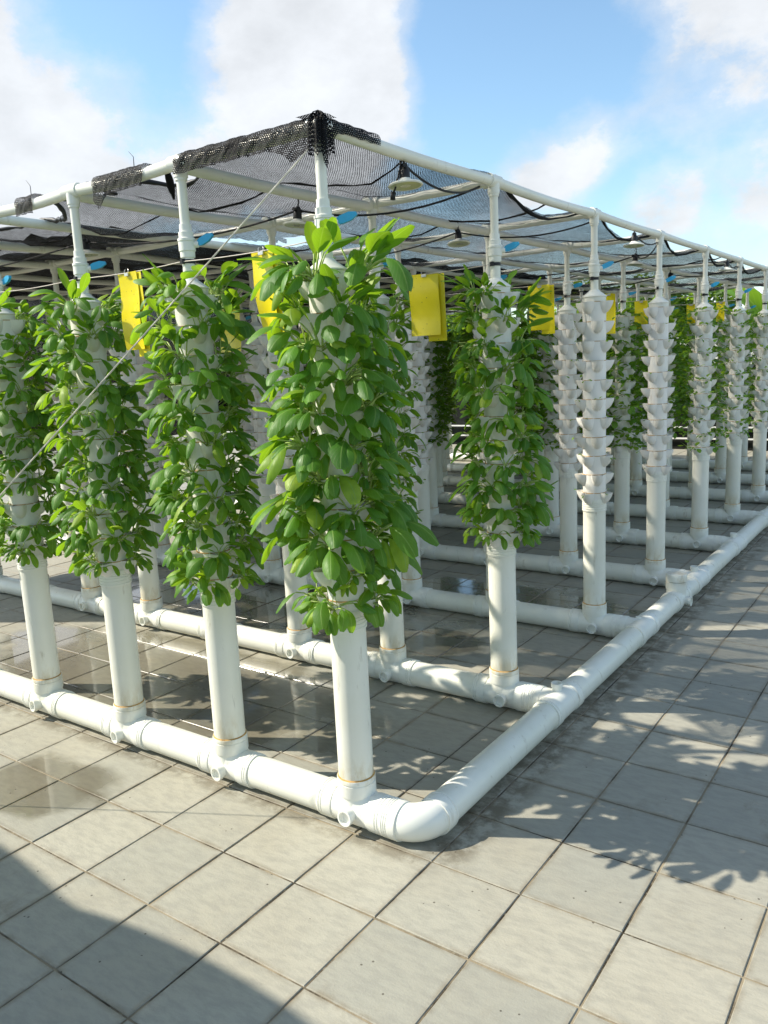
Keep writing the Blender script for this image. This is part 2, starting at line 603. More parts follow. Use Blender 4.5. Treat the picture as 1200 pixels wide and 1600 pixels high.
def thing(name, label, cat, loc=(0, 0, 0), rz=0.0, group=None):
    o = link(name, None, None, loc, (0, 0, rz))
    o.empty_display_size = 0.05
    return tag(o, label, cat, group)


ORD = ['first', 'second', 'third', 'fourth', 'fifth', 'sixth', 'seventh', 'eighth', 'ninth', 'tenth', 'eleventh', 'twelfth']


def project(p):
    d = Vector(p) - CAM
    z = d.dot(_w)
    if z < 0.05:
        return None
    return (600 + 1267.2 * d.dot(_r) / z, 800 - 1267.2 * d.dot(_u) / z, z)


def in_frame(p, mx=0, my=0):
    q = project(p)
    return q is not None and -mx < q[0] < 1200 + mx and -my < q[1] < 1600 + my


# ------------------------------------------------------------------ layout
X0, Y0, DX, DY = 0.876, 0.6595, 0.5958, 1.0764
NR, NC = 9, 9
HX = 1.131                   # axis of the header pipe
ZP, RP = 0.0625, 0.0585      # axis height and radius of the floor pipes
XEND = X0 - (NC - 1) * DX - 0.35
YEND = Y0 + (NR - 1) * DY
ZB = 2.203                   # axis of the canopy beams


def tw(c, r):
    return X0 - c * DX, Y0 + r * DY


# ------------------------------------------------------------------ ground and tiled terrace
m = MB().add([(-400, -400, -0.30), (400, -400, -0.30), (400, 400, -0.30), (-400, 400, -0.30)], [(0, 1, 2, 3)])
tag(link('ground', m.mesh('ground', 'concrete', False)), kind='structure')

FX0, FX1, FY0, FY1 = -30, 22, -14, 42          # in tiles
m = MB()
m.box(((FX0 + FX1) / 2 * TX, (FY0 + FY1) / 2 * TY, -0.1535), ((FX1 - FX0) * TX, (FY1 - FY0) * TY, 0.30))
floor = tag(link('terrace_floor', m.mesh('terrace_floor', 'grout', False)), kind='structure')


def tile_geo(mb, x, y, j=0.0):
    g, b, zt = 0.0029, 0.0022, 0.0
    hx, hy = TX / 2 - g, TY / 2 - g
    vs = []
    for (dx, dy, z) in ((hx, hy, -0.012), (hx, hy, zt - b), (hx - b, hy - b, zt)):
        vs += [(x - dx, y - dy, z + j), (x + dx, y - dy, z + j), (x + dx, y + dy, z + j), (x - dx, y + dy, z + j)]
    fs = []
    for i in (0, 4):
        for k in range(4):
            k2 = (k + 1) % 4
            fs.append((i + k, i + k2, i + 4 + k2, i + 4 + k))
    fs.append((8, 9, 10, 11))
    mb.add(vs, fs)


tile_me = MB()
tile_geo(tile_me, 0, 0)
tile_me = tile_me.mesh('tile', 'tile', False)
cells = []
for i in range(FX0, FX1):
    for j in range(FY0, FY1):
        c = ((i + 0.5) * TX, (j + 0.5) * TY, 0)
        q = project(c)
        size = 0
        if q and -60 < q[0] < 1260 and 400 < q[1] < 1680:
            cs = [project((i * TX + a, j * TY + b, 0)) for a, b in ((0, 0), (TX, 0), (TX, TY), (0, TY))]
            if all(cs):
                size = abs(sum(cs[k][0] * cs[(k + 1) % 4][1] - cs[(k + 1) % 4][0] * cs[k][1] for k in range(4))) / 2
        cells.append((size, i, j))
cells.sort(reverse=True)
rest = MB()
rt = random.Random(3)
for n, (s, i, j) in enumerate(cells):
    x, y = (i + 0.5) * TX, (j + 0.5) * TY
    if n < 300 and s > 0:
        link('tile', tile_me, floor, (x + rt.uniform(-.0007, .0007), y + rt.uniform(-.0007, .0007), rt.uniform(-.0008, .0006)),
             (rt.uniform(-.004, .004), rt.uniform(-.004, .004), rt.uniform(-.004, .004)))
    else:
        tile_geo(rest, x, y, rt.uniform(-.0008, .0006))
tag(link('tile_field', rest.mesh('tile_field', 'tile', False), floor), kind='stuff')


# ------------------------------------------------------------------ pipe fittings
def sleeve(a, b, r0, r1, grooves=()):
    """profile of a socket: from a to b, radius r0 (pipe) to r1 (socket), with fine turned rings"""
    pr = [(a, r0), (a, r1), (a + 0.004, r1 + 0.0012)]
    for g in grooves:
        pr += [(g - 0.0028, r1 + 0.0012), (g - 0.0016, r1 - 0.0012), (g + 0.0016, r1 - 0.0012), (g + 0.0028, r1 + 0.0012)]
    pr += [(b - 0.004, r1 + 0.0012), (b, r1), (b, r0)]
    return pr


def make_tee():
    m = MB()
    m.lathe(sleeve(-0.132, -0.072, RP - .003, RP + .0045, (-0.122, -0.112)), 'X', seg=32)
    m.lathe([(-0.074, RP + .002), (0.074, RP + .002)], 'X', seg=32)
    m.lathe(sleeve(0.072, 0.132, RP - .003, RP + .0045, (0.112, 0.122)), 'X', seg=32)
    # hub, with the long sweep that curves into the run
    m.lathe([(0.0, RP), (0.058, RP + .0015)], 'Z', seg=32)
    m.tube([(-0.004, 0, 0.075), (0.002, 0, 0.052), (0.016, 0, 0.028), (0.040, 0, 0.010), (0.070, 0, 0.003)], [RP - .002] * 5, 28)
    m.lathe(sleeve(0.056, 0.118, RP - .003, RP + .005, (0.102,)), 'Z', seg=32)
    return m.mesh('tee', 'pvc_clean', True, 35)


def make_stub():
    m = MB()
    m.lathe([(-0.03, 0.0245), (-0.074, 0.0245), (-0.075, 0.0275), (-0.090, 0.0280), (-0.0915, 0.0270), (-0.0915, 0.0215), (-0.078, 0.0205), (-0.076, 0.018), (-0.076, 0.0001)], 'Y', seg=24)
    return m.mesh('cleanout', 'pvc_clean', True, 35)


TEE, STUB = make_tee(), make_stub()


def row_pipe(r):
    y = Y0 + r * DY
    where = 'front row at the bend' if r == 0 else 'back row nearest the dark fence' if r == NR - 1 else f'{ORD[r]} row from the front'
    t = thing('floor_pipe', f'white drain pipe on the tiles carrying the {where}', 'pipe', (0, y, 0), 0, 'drain pipes lying along the rows')
    m = MB()
    x1 = X0 + 0.16 if r == 0 else HX - 0.05
    m.lathe([(XEND, RP), (x1, RP)], 'X', (0, 0, ZP), 32)
    link('pipe', m.mesh('floor_pipe', 'pvc', True, 40), t)
    for c in range(NC):
        x, _ = tw(c, r)
        if not in_frame((x, y, ZP), 160, 120):
            continue
        te = link('tee_fitting', TEE, t, (x, 0, ZP))
        link('cleanout', STUB, te, (0.012 + random.uniform(-.004, .004), 0, -0.004), (random.uniform(-.1, .1), 0, random.uniform(-.12, .06)))
    return t


ROWS = [row_pipe(r) for r in range(NR)]

# header along the edge of the beds
H = thing('header_pipe', 'white header pipe running back along the ends of all rows, elbow at the near corner', 'pipe', (HX, Y0, 0))
m = MB()
m.lathe([(0.11, RP), ((NR - 1) * DY + 0.3, RP)], 'Y', (0, 0, ZP), 32)
link('pipe', m.mesh('header', 'pvc', True, 40), H)
# elbow
m = MB()
rb = 0.085
path = []
for k in range(13):
    a = math.pi / 2 * k / 12
    path.append((-rb + rb * math.sin(a), rb - rb * math.cos(a), ZP))
m.tube([(-0.112, 0, ZP)] + path + [(0, 0.112, ZP)], RP + .0015, 32)
m.lathe(sleeve(-0.126, -0.068, RP - .003, RP + .005, (-0.116, -0.108, -0.100)), 'X', (0, 0, ZP), 32)
m.lathe(sleeve(0.070, 0.126, RP - .003, RP + .005, (0.114,)), 'Y', (0, 0, ZP), 32)
link('elbow', m.mesh('elbow', 'pvc_clean', True, 35), H)
# tees where the rows join
m = MB()
m.lathe(sleeve(-0.135, -0.078, RP - .003, RP + .0045, (-0.122,)), 'Y', seg=32)
m.lathe([(-0.08, RP + .002), (0.08, RP + .002)], 'Y', seg=32)
m.lathe(sleeve(0.078, 0.135, RP - .003, RP + .0045, (0.122,)), 'Y', seg=32)
m.lathe([(-0.075, RP + .0015), (0.0, RP + .0015)], 'X', seg=32)
m.lathe(sleeve(-0.125, -0.07, RP - .003, RP + .0045, (-0.115, -0.105, -0.097)), 'X', seg=32)
JT = m.mesh('junction_tee', 'pvc_clean', True, 35)
m = MB()
m.lathe([(0.045, 0.021), (0.073, 0.021), (0.074, 0.0245), (0.090, 0.0245), (0.091, 0.0235), (0.091, 0.018), (0.078, 0.017), (0.078, 0.0001)], 'Z', seg=20)
JS = m.mesh('junction_stub', 'pvc_clean', True, 35)
for r in range(1, NR):
    j = link('junction_tee', JT, H, (0, r * DY, ZP))
    if r in (1, 3, 4, 6):
        link('top_stub', JS, j, (-0.012, 0.01, 0), (0, 0, 0))
    else:
        mm = MB()
        mm.lathe([(0.055, 0.015), (0.0655, 0.014), (0.066, 0.0001)], 'Z', seg=16)
        link('plug', mm.mesh('plug', 'pvc_clean', True, 35), j, (-0.02, 0.02, 0))
# capped riser between the third and fourth rows
RY = 3.46 - Y0
m = MB()
m.lathe(sleeve(-0.12, -0.07, RP - .003, RP + .0045, (-0.108,)), 'Y', (0, RY, ZP), 32)
m.lathe([(-0.08, RP + .002), (0.08, RP + .002)], 'Y', (0, RY, ZP), 32)
m.lathe(sleeve(0.07, 0.12, RP - .003, RP + .0045, (0.108,)), 'Y', (0, RY, ZP), 32)
m.lathe([(0.0, 0.056), (0.06, 0.056), (0.061, 0.060), (0.105, 0.061), (0.107, 0.058)], 'Z', (0, RY, ZP), 32)
ri = link('riser', m.mesh('riser', 'pvc_clean', True, 35), H)
m = MB()
m.lathe([(0.110, 0.0565), (0.111, 0.0605), (0.150, 0.0605), (0.154, 0.058), (0.155, 0.0001)], 'Z', (0, RY, ZP), 32)
link('cap', m.mesh('riser_cap', 'pvc_clean', True, 35), ri)
m = MB()
m.lathe([(0.03, 0.0245), (0.074, 0.0245), (0.075, 0.0285), (0.091, 0.029), (0.0915, 0.022), (0.078, 0.0205), (0.076, 0.0001)], 'X', (0, RY - 0.01, ZP - .004), 20)
link('cleanout', m.mesh('riser_cleanout', 'pvc_clean', True, 35), ri)

# ------------------------------------------------------------------ planting towers
ZT0, DZ, NT_ = 0.793, 0.0979, 11      # lowest rim, tier pitch, tiers
RC = 0.0595


def make_tier():
    """one stacked module: shell, four flared cups at its rim"""
    m = MB()
    m.lathe([(-0.0975, RC - .004), (-0.0975, RC - .001), (-0.060, RC), (-0.003, RC + .0006), (0.0, RC + .0004), (0.0, RC - .003)], 'Z', seg=28)
    for q in range(4):
        a0 = q * math.pi / 2
        ca, sa = math.cos(a0), math.sin(a0)

        def P(ra, t, z):
            return (ra * ca - t * sa, ra * sa + t * ca, z)
        # half-bowl: rim ring, mid ring, foot ring
        rings = []
        for (z, reach, wid) in ((0.0, 0.045, 0.0315), (-0.016, 0.041, 0.0300), (-0.036, 0.030, 0.0265), (-0.050, 0.018, 0.021), (-0.060, 0.002, 0.012)):
            ring = []
            for k in range(9):
                th = -math.pi / 2 + math.pi * k / 8
                ring.append(P(RC - .010 + (reach + .010) * max(0, math.cos(th)) ** 0.75, wid * math.sin(th), z))
            rings.append(ring)
        inner = [P(RC - .010 + (0.0415 + .010) * max(0, math.cos(-math.pi / 2 + math.pi * k / 8)) ** 0.75, 0.0285 * math.sin(-math.pi / 2 + math.pi * k / 8), -0.001) for k in range(9)]
        inner2 = [P(RC - .010 + (0.034 + .010) * max(0, math.cos(-math.pi / 2 + math.pi * k / 8)) ** 0.75, 0.025 * math.sin(-math.pi / 2 + math.pi * k / 8), -0.020) for k in range(9)]
        vs = [p for rg in rings for p in rg] + inner + inner2
        fs = []
        for i in range(4):
            for k in range(8):
                fs.append((i * 9 + k, (i + 1) * 9 + k, (i + 1) * 9 + k + 1, i * 9 + k + 1))
        for k in range(8):
            fs.append((k, k + 1, 45 + k + 1, 45 + k))
            fs.append((45 + k, 45 + k + 1, 54 + k + 1, 54 + k))
        m.add(vs, fs, 0)
        m.add(inner2, [tuple(range(9))], 2)
    # stained joint line round the top rim
    m.lathe([(-0.0022, RC + .0002), (-0.0022, RC + .0014), (0.0008, RC + .0014), (0.0008, RC - .001)], 'Z', seg=28, mi=1)
    return m.mesh('pot_tier', ['pot', 'stain', 'foam'], True, 50)


def make_lower():
    m = MB()
    m.lathe([(0.172, RP - .001), (0.180, RP), (0.70, RP), (0.70, RP - .004)], 'Z', seg=32)
    m.lathe([(0.1795, RP), (0.1795, RP + .0042), (0.1825, RP + .003), (0.1845, RP)], 'Z', seg=32, mi=1)
    return m.mesh('lower_pipe', ['pvc', 'stain'], True, 40)


def make_collar():
    m = MB()
    m.lathe(sleeve(0.692, 0.758, RP - .003, RP + .0035, (0.703, 0.716, 0.728, 0.738)), 'Z', seg=32)
    return m.mesh('collar', 'pvc_clean', True, 35)


ZTOP = ZT0 + (NT_ - 1) * DZ


def make_cap():
    m = MB()
    m.lathe([(ZTOP - .01, RC - .002), (ZTOP + .022, RC - .001), (ZTOP + .024, RC + .003), (ZTOP + .028, RC + .003), (ZTOP + .052, 0.030), (ZTOP + .060, 0.024), (ZTOP + .060, 0.018)], 'Z', seg=32)
    return m.mesh('cap', 'pvc_clean', True, 35)


def make_feed():
    m = MB()
    m.lathe([(ZTOP + .05, 0.0205), (1.90, 0.0205)], 'Z', seg=20)
    m.lathe([(1.97, 0.0163), (2.165, 0.0163)], 'Z', seg=20)
    return m.mesh('feed_pipe', 'pvc', True, 40)


def make_beam_socket():
    m = MB()
    m.lathe([(2.145, 0.0165), (2.145, 0.0205), (2.20, 0.0210)], 'Z', seg=20)
    return m.mesh('beam_socket', 'pvc_clean', True, 40)


def make_valve():
    m = MB()
    m.lathe([(1.893, 0.0205), (1.893, 0.0245), (1.912, 0.025), (1.914, 0.0280), (1.944, 0.0280), (1.946, 0.0300), (1.954, 0.0300), (1.957, 0.0245), (1.975, 0.025), (1.977, 0.0205), (2.000, 0.0200), (2.000, 0.0163)], 'Z', seg=20)
    m.lathe([(0.0, 0.012), (0.040, 0.011)], 'Y', (0, 0, 1.935), 12)
    return m.mesh('valve', 'pvc_clean', True, 35)


def make_handle():
    """flat lever, wider in the middle"""
    m = MB()
    sec = [(-0.006, 0.009), (0.006, 0.0125), (0.034, 0.0125), (0.054, 0.005)]
    vs, fs = [], []
    for x, h in sec:
        vs += [(x, -0.006, -h), (x, 0.006, -h), (x, 0.006, h), (x, -0.006, h)]
    for i in range(len(sec) - 1):
        for k in range(4):
            k2 = (k + 1) % 4
            fs.append((i * 4 + k, i * 4 + k2, i * 4 + 4 + k2, i * 4 + 4 + k))
    fs += [(3, 2, 1, 0), tuple(len(vs) - 4 + k for k in range(4))]
    m.add(vs, fs)
    return m.mesh('valve_handle', 'blue', False)


def make_clamp():
    m = MB()
    m.lathe([(1.880, 0.0205), (1.880, 0.0225), (1.893, 0.0225), (1.893, 0.0205)], 'Z', seg=20)
    m.box((0.0, -0.026, 1.887), (0.012, 0.012, 0.016))
    return m.mesh('wire_clamp', 'black', True, 40)


TIER, LOWER, COLLAR, CAP, FEED, SOCK, VALVE, HANDLE, CLAMP = (make_tier(), make_lower(), make_collar(), make_cap(), make_feed(),
                                                          make_beam_socket(), make_valve(), make_handle(), make_clamp())


def tower_name(c, r):
    if r == 0:
        return 'corner tower' if c == 0 else f'{ORD[c]} tower of the front row'
    if r == 1:
        return f'{ORD[c]} tower of the second row'
    return f'{ORD[c]} tower of the {ORD[r]} row'


BIG = {(0, 0), (1, 0), (2, 0), (3, 0), (4, 0), (0, 1), (1, 1)}


def look(c, r):
    if (c, r) in BIG:
        return 'hung with broad green leaves'
    if r <= 1:
        return 'with thin green seedlings'
    if r in (2, 3):
        return 'almost bare with tiny seedlings'
    return 'with small leafy greens'


rtow = random.Random(11)
TOWERS = {}


def tower_angle(c, r):
    x, y = tw(c, r)
    return math.atan2(CAM.y - y, CAM.x - x)


for r in range(NR):
    for c in range(NC):
        x, y = tw(c, r)
        if not in_frame((x, y, 1.3), 130, 0):
            continue
        t = thing('planting_tower', f'white planting tower, {tower_name(c, r)}, {look(c, r)}', 'planter', (x, y, 0), 0, 'planting towers in rows')
        if c == 0 and r == 0:
            t['label'] = 'white stacked planting tower at the near corner, hung with broad green leaves'
        base = tower_angle(c, r) + R(-25 + rtow.uniform(-9, 9))
        TOWERS[(c, r)] = base
        link('lower_pipe', LOWER, t, None, (0, 0, rtow.uniform(0, 6)))
        link('collar', COLLAR, t)
        for k in range(NT_):
            link('pot_tier', TIER, t, (0, 0, ZT0 + k * DZ), (0, 0, base + (k % 2) * math.pi / 4))
        link('cap', CAP, t)
        link('feed_pipe', FEED, t)
        link('beam_socket', SOCK, t)
        vz = rtow.uniform(-.25, .25)
        v = link('valve', VALVE, t, (0, 0, rtow.uniform(-.012, .012)), (0, 0, -R(58) + vz))
        link('valve_handle', HANDLE, v, (0.004, 0.046, 1.940), (0, -R(18) + rtow.uniform(-.1, .1), R(72) + rtow.uniform(-.15, .15)))
        link('wire_clamp', CLAMP, t)

# ------------------------------------------------------------------ leafy plants in the cups


def leaf_geo(mb, L, W, pet, p0, p1, cup, rnd, nseg=7, org=(0, 0, 0), az=0.0, roll=0.0, mi_leaf=0, mi_stalk=1, half=2, stalk_seg=4, pr=0.0031):
    """petiole then spoon-shaped blade, bending from pitch p0 to pitch p1 along its length"""
    tot = pet + L
    npt = 3
    ca, sa = math.cos(az), math.sin(az)
    cr, sr = math.cos(roll), math.sin(roll)
    pts = []
    x = z = 0.0
    ns = npt + nseg
    ls = [pet / npt] * npt + [L / nseg] * nseg
    s = 0
    side = 0.0
    bend = rnd.uniform(-.25, .25)
    for i in range(ns + 1):
        t = s / tot
        e = t * t * (3 - 2 * t)
        pitch = p0 + (p1 - p0) * e
        pts.append((x, side, z, pitch))
        if i < ns:
            x += ls[i] * math.cos(pitch)
            z += ls[i] * math.sin(pitch)
            side += ls[i] * bend * t
            s += ls[i]
    o = Vector(org)

    def T(a, b, c):
        return (o.x + a * ca - b * sa, o.y + a * sa + b * ca, o.z + c)
    # petiole
    pp = [T(q[0], q[1], q[2]) for q in pts[:npt + 1]]
    mb.tube(pp, [pr, pr * .85, pr * .75, pr * .6], stalk_seg, mi_stalk)
    vs, uvs, fs, fu = [], [], [], []
    ac = 2 * half + 1
    wav = rnd.uniform(0, 6)
    for i in range(nseg + 1):
        t = i / nseg
        q = pts[npt + i]
        w = W * 0.5 * max(0.06, math.sin(math.pi * min(1, t ** 1.28)) ** 0.50) if t < 1 else W * 0.17
        nx, nz = -math.sin(q[3]), math.cos(q[3])
        for k in range(ac):
            h = (k - half) / half
            b = h * w
            up = cup * w * (h * h - .1) - 0.05 * w * (1 - abs(h)) + 0.07 * w * abs(h) * math.sin(t * 9 + wav + h * 2)
            lat, lift = b * cr - up * sr, b * sr + up * cr
            vs.append(T(q[0] + nx * lift, q[1] + lat, q[2] + nz * lift))
            uvs.append(((h + 1) / 2, t))
    for i in range(nseg):
        for k in range(ac - 1):
            f = (i * ac + k, i * ac + k + 1, (i + 1) * ac + k + 1, (i + 1) * ac + k)
            fs.append(f)
            fu.append([uvs[j] for j in f])
    mb.add(vs, fs, mi_leaf, fu)


rl = random.Random(5)
LEAVES = {'arch': [], 'up': [], 'hang': []}
for kind, n in (('arch', 12), ('up', 6), ('hang', 8)):
    for k in range(n):
        m = MB()
        L = rl.uniform(0.060, 0.100)
        W = L * rl.uniform(0.38, 0.53)
        pet = rl.uniform(0.042, 0.086)
        if kind == 'arch':
            p0, p1 = R(rl.uniform(26, 66)), R(rl.uniform(-86, -36))
        elif kind == 'up':
            p0, p1 = R(rl.uniform(56, 80)), R(rl.uniform(-35, 50))
        else:
            p0, p1 = R(rl.uniform(0, 26)), R(rl.uniform(-100, -72))
            pet *= 0.8
        leaf_geo(m, L, W, pet, p0, p1, rl.uniform(-0.80, -0.30) if kind != 'up' else rl.uniform(-0.5, 0.35), rl, roll=rl.uniform(-.35, .35))
        LEAVES[kind].append(m.mesh('leaf_' + kind, ['leaf', 'stalk']))

PLANTED = [(0, 0), (1, 0), (2, 0), (3, 0), (0, 1), (1, 1), (4, 0)]
SIZE = {(0, 0): 1.16, (1, 0): 0.98, (2, 0): 0.95, (3, 0): 0.92, (4, 0): 0.92, (0, 1): 0.95, (1, 1): 0.82}
FACE = ['near', 'right', 'far', 'left']
rp = random.Random(21)
nplants = 0
for (c, r) in PLANTED:
    if (c, r) not in TOWERS:
        continue
    x, y = tw(c, r)
    ang = TOWERS[(c, r)]
    for k in range(NT_ - 1, -1, -1):
        for q in range(4):
            if nplants >= 300:
                break
            if (c, r) == (4, 0) and q == 3:
                continue
            if rp.random() < 0.03:
                continue
            nplants += 1
            a = ang + (k % 2) * math.pi / 4 + q * math.pi / 2
            org = (x + 0.092 * math.cos(a), y + 0.092 * math.sin(a), ZT0 + k * DZ - 0.012)
            pl = thing('leafy_plant', f'leafy green plant, {FACE[q]} cup, {ORD[NT_ - 1 - k]} tier from top, {tower_name(c, r)}', 'plant', org, a, 'leafy greens growing in the near towers')
            sz = SIZE[(c, r)] * rp.choice((0.76, 0.88, 0.96, 1.02, 1.08, 1.14)) * rp.uniform(0.95, 1.05)
            if k == 0:
                sz *= 0.82
            n = rp.choice((13, 16, 18, 20, 22, 23)) if (c, r) != (1, 1) else rp.choice((9, 12, 14, 15))
            for i in range(n):
                top = k >= NT_ - 2
                kind = rp.choices(('arch', 'up', 'hang'), (0.5, 0.42, 0.08) if top else (0.56, 0.14, 0.30))[0]
                me = rp.choice(LEAVES[kind])
                az = R(-95 + 190 * (i + rp.uniform(.1, .9)) / n)
                s = sz * rp.choice((0.6, 0.8, 0.95, 1.05, 1.12)) * rp.uniform(0.9, 1.1)
                link('leaf', me, pl, (rp.uniform(-.014, .012), rp.uniform(-.016, .016), rp.uniform(-.006, .004)),
                     (rp.uniform(-.35, .35), rp.uniform(-.25, .3), az), (s, s, s))

# seedlings and small greens in all the other towers
rs = random.Random(31)
small = MB()
for (c, r), ang in TOWERS.items():
    if (c, r) in BIG:
        continue
    x, y = tw(c, r)
    for k in range(NT_):
        for q in range(4):
            a = ang + (k % 2) * math.pi / 4 + q * math.pi / 2
            org = (x + 0.092 * math.cos(a), y + 0.092 * math.sin(a), ZT0 + k * DZ - 0.012)
            if r <= 3:
                n = rs.choice((1, 2, 3, 4)) if rs.random() < 0.75 else 0
                if c == 0:
                    n = min(n, 2)
                if r == 1 and c < 4:
                    n += 1
                sz = (0.012, 0.028)
            else:
                bare = (c == 0)
                n = rs.choice((10, 11, 12)) if bare else rs.choice((17, 18, 19))
                sz = (0.026, 0.052) if bare else (0.042, 0.080)
            for i in range(n):
                L = rs.uniform(*sz)
                leaf_geo(small, L, L * rs.uniform(.5, .72), L * rs.uniform(.5, 1.1), R(rs.uniform(10, 75)), R(rs.uniform(-75, 30)),
                         rs.uniform(-.2, .2), rs, nseg=3, org=org, az=a + R(rs.uniform(-105, 105)), roll=rs.uniform(-.5, .5), half=1, stalk_seg=3, pr=0.0009)
tag(link('seedlings', small.mesh('seedlings', ['leaf_small', 'stalk'])), 'small green seedlings sprouting from the cups of the farther towers', 'seedlings', kind='stuff')

# ------------------------------------------------------------------ canopy frame
CF = thing('canopy_frame', 'white plastic pipe frame of crossing beams above the towers', 'canopy frame', (0, 0, 0))
rb_ = random.Random(17)
RB = 0.0205


def sagline(a, b, n, sag, wob=0.0):
    a, b = Vector(a), Vector(b)
    out = []
    for i in range(n + 1):
        t = i / n
        p = a.lerp(b, t)
        p.z -= sag * 4 * t * (1 - t)
        if wob and 0 < i < n:
            p.z += rb_.uniform(-wob, wob)
        out.append(p)
    return out


def beam_pts(a, b, stops):
    """a long beam that dips a little between its supports"""
    pts = []
    for i in range(len(stops) - 1):
        seg = sagline(a.lerp(b, stops[i]), a.lerp(b, stops[i + 1]), 6, rb_.uniform(0.002, 0.010))
        pts += seg if i == 0 else seg[1:]
    return pts


for r in range(NR):
    y = Y0 + r * DY
    a, b = Vector((X0 + 0.0, y, ZB)), Vector((X0 - (NC - 1) * DX - 0.3, y, ZB))
    tot = (b - a).length
    stops = [c * DX / tot for c in range(NC)] + [1.0]
    link('cross_beam', MB().tube(beam_pts(a, b, stops), RB if r == 0 else 0.0175, 14).mesh('cross_beam', 'pvc', True, 60), CF)
for c in range(NC):
    x = X0 - c * DX
    a, b = Vector((x, Y0, ZB - (0.0 if c == 0 else 0.012))), Vector((x, YEND + 0.25, ZB - (0.0 if c == 0 else 0.012)))
    tot = (b - a).length
    stops = [r * DY / tot for r in range(NR)] + [1.0]
    link('long_beam', MB().tube(beam_pts(a, b, stops), RB if c == 0 else 0.021, 14).mesh('long_beam', 'pvc', True, 60), CF)
JOINTS = {}


def joint_mesh(edge, front):
    m = MB()
    m.lathe([(-0.042, 0.018), (-0.042, 0.0245), (0.010 if edge else 0.042, 0.0245), (0.010 if edge else 0.042, 0.018)], 'X', seg=16)
    m.lathe([(-0.010 if front else -0.042, 0.018), (-0.010 if front else -0.042, 0.0250), (0.042, 0.0250), (0.042, 0.018)], 'Y', seg=16)
    m.lathe([(-0.048, 0.018), (-0.048, 0.0235), (0.0, 0.0235)], 'Z', seg=16)
    return m.mesh('beam_joint', 'pvc_clean', True, 40)


for (c, r) in TOWERS:
    x, y = tw(c, r)
    key = (c == 0, r == 0)
    if key not in JOINTS:
        JOINTS[key] = joint_mesh(*key)
    if in_frame((x, y, ZB), 60, 60):
        link('beam_joint', JOINTS[key], CF, (x, y, ZB))

# ------------------------------------------------------------------ shade netting
rnt = random.Random(41)
NETS = thing('shade_net', 'black knitted shade net sagging over the white pipe frame', 'shade net', (0, 0, 0))


def noise2(x, y, s=1.0):
    return (math.sin(x * 2.1 * s + 1.3) * math.cos(y * 1.7 * s + .4) + .5 * math.sin(x * 4.7 * s + y * 3.9 * s + 2.0) + .25 * math.sin(x * 11.3 * s - y * 9.1 * s)) / 1.75


def sheet(name, fx, nu, nv, mat, parent, hole=None):
    vs, fs, uvs, fu = [], [], [], []
    for i in range(nu + 1):
        for j in range(nv + 1):
            p, uv = fx(i / nu, j / nv)
            vs.append(p)
            uvs.append(uv)
    for i in range(nu):
        for j in range(nv):
            f = (i * (nv + 1) + j, (i + 1) * (nv + 1) + j, (i + 1) * (nv + 1) + j + 1, i * (nv + 1) + j + 1)
            if hole and hole(vs[f[0]]):
                continue
            fs.append(f)
            fu.append([uvs[q] for q in f])
    return link(name, MB().add(vs, fs, 0, fu).mesh(name, mat), parent)


XN0, XN1 = X0 - (NC - 1) * DX - 0.2, X0 + 0.015


def net_z(x, y):
    u = (X0 - x) / DX
    v = (y - Y0) / DY
    fu, fv = abs(math.sin(math.pi * u)), abs(math.sin(math.pi * v))
    sag = 0.052 * fu ** 0.8 * (0.4 + 0.6 * fv) + 0.018 * fv
    return ZB + 0.027 - sag * (1 + 0.45 * noise2(x * 1.9, y * 1.3)) + 0.009 * noise2(x * 6, y * 6)


def front_edge(x):
    """where the net ends at the front: pulled back from the beam between its ties"""
    u = (X0 - x) / DX
    if u < 1.0:
        return Y0 - 0.02
    if 1.55 < u < 1.95:
        return Y0 + 0.0
    k = 0.19 if u < 1.55 else 0.26
    return Y0 + k * abs(math.sin(math.pi * (u - 0.97) / (1.18 if u > 1.95 else 0.55) * 0.9)) ** 0.7


def main_net(u, v):
    x = XN1 + (XN0 - XN1) * u
    f = front_edge(x)
    y = f + (YEND + 0.2 - f) * v
    # side edge hangs in shallow scallops inside the edge beam
    vv = (y - Y0) / DY
    sc = abs(math.sin(math.pi * vv))
    z = net_z(x, y)
    e = max(0.0, 1 - (XN1 - x) / 0.22)
    if vv > 0.97:
        x -= 0.055 * sc * e
        z -= 0.062 * sc * e
    return (x, y, z), (x, y)


def torn(p):
    """the slit where two lengths of net have parted"""
    x, y, _ = p
    if not -1.5 < x < -0.15:
        return False
    k = (x + 1.5) / 1.35
    return abs(y - (2.35 + 0.51 * x)) < 0.12 * math.sin(math.pi * k) ** 0.6 + .012 * math.sin(x * 31)


sheet('net_sheet', main_net, 120, 260, 'net', NETS, torn)

# hems: gathered rope-like edge of the net along its side and its front
hem = []
for i in range(0, 8 * 12 + 1):
    v = i / 12.0
    y = Y0 + v * DY
    sc = abs(math.sin(math.pi * v))
    if v < 0.97:
        continue
    hem.append((X0 + 0.012 - 0.060 * sc, y, ZB + 0.012 - 0.085 * sc ** 1.3 + rnt.uniform(-.004, .004)))
link('hem', MB().tube(hem, [rnt.uniform(.004, .010) for _ in hem], 6).mesh('hem', 'net_fold'), NETS)
hem2 = []
for i in range(70):
    x = X0 - DX * (1.0 + i * 0.045)
    hem2.append((x, front_edge(x) + .004, net_z(x, front_edge(x)) + rnt.uniform(-.006, .006)))
link('hem', MB().tube(hem2, [rnt.uniform(.004, .011) for _ in hem2], 6).mesh('front_hem', 'black'), NETS)
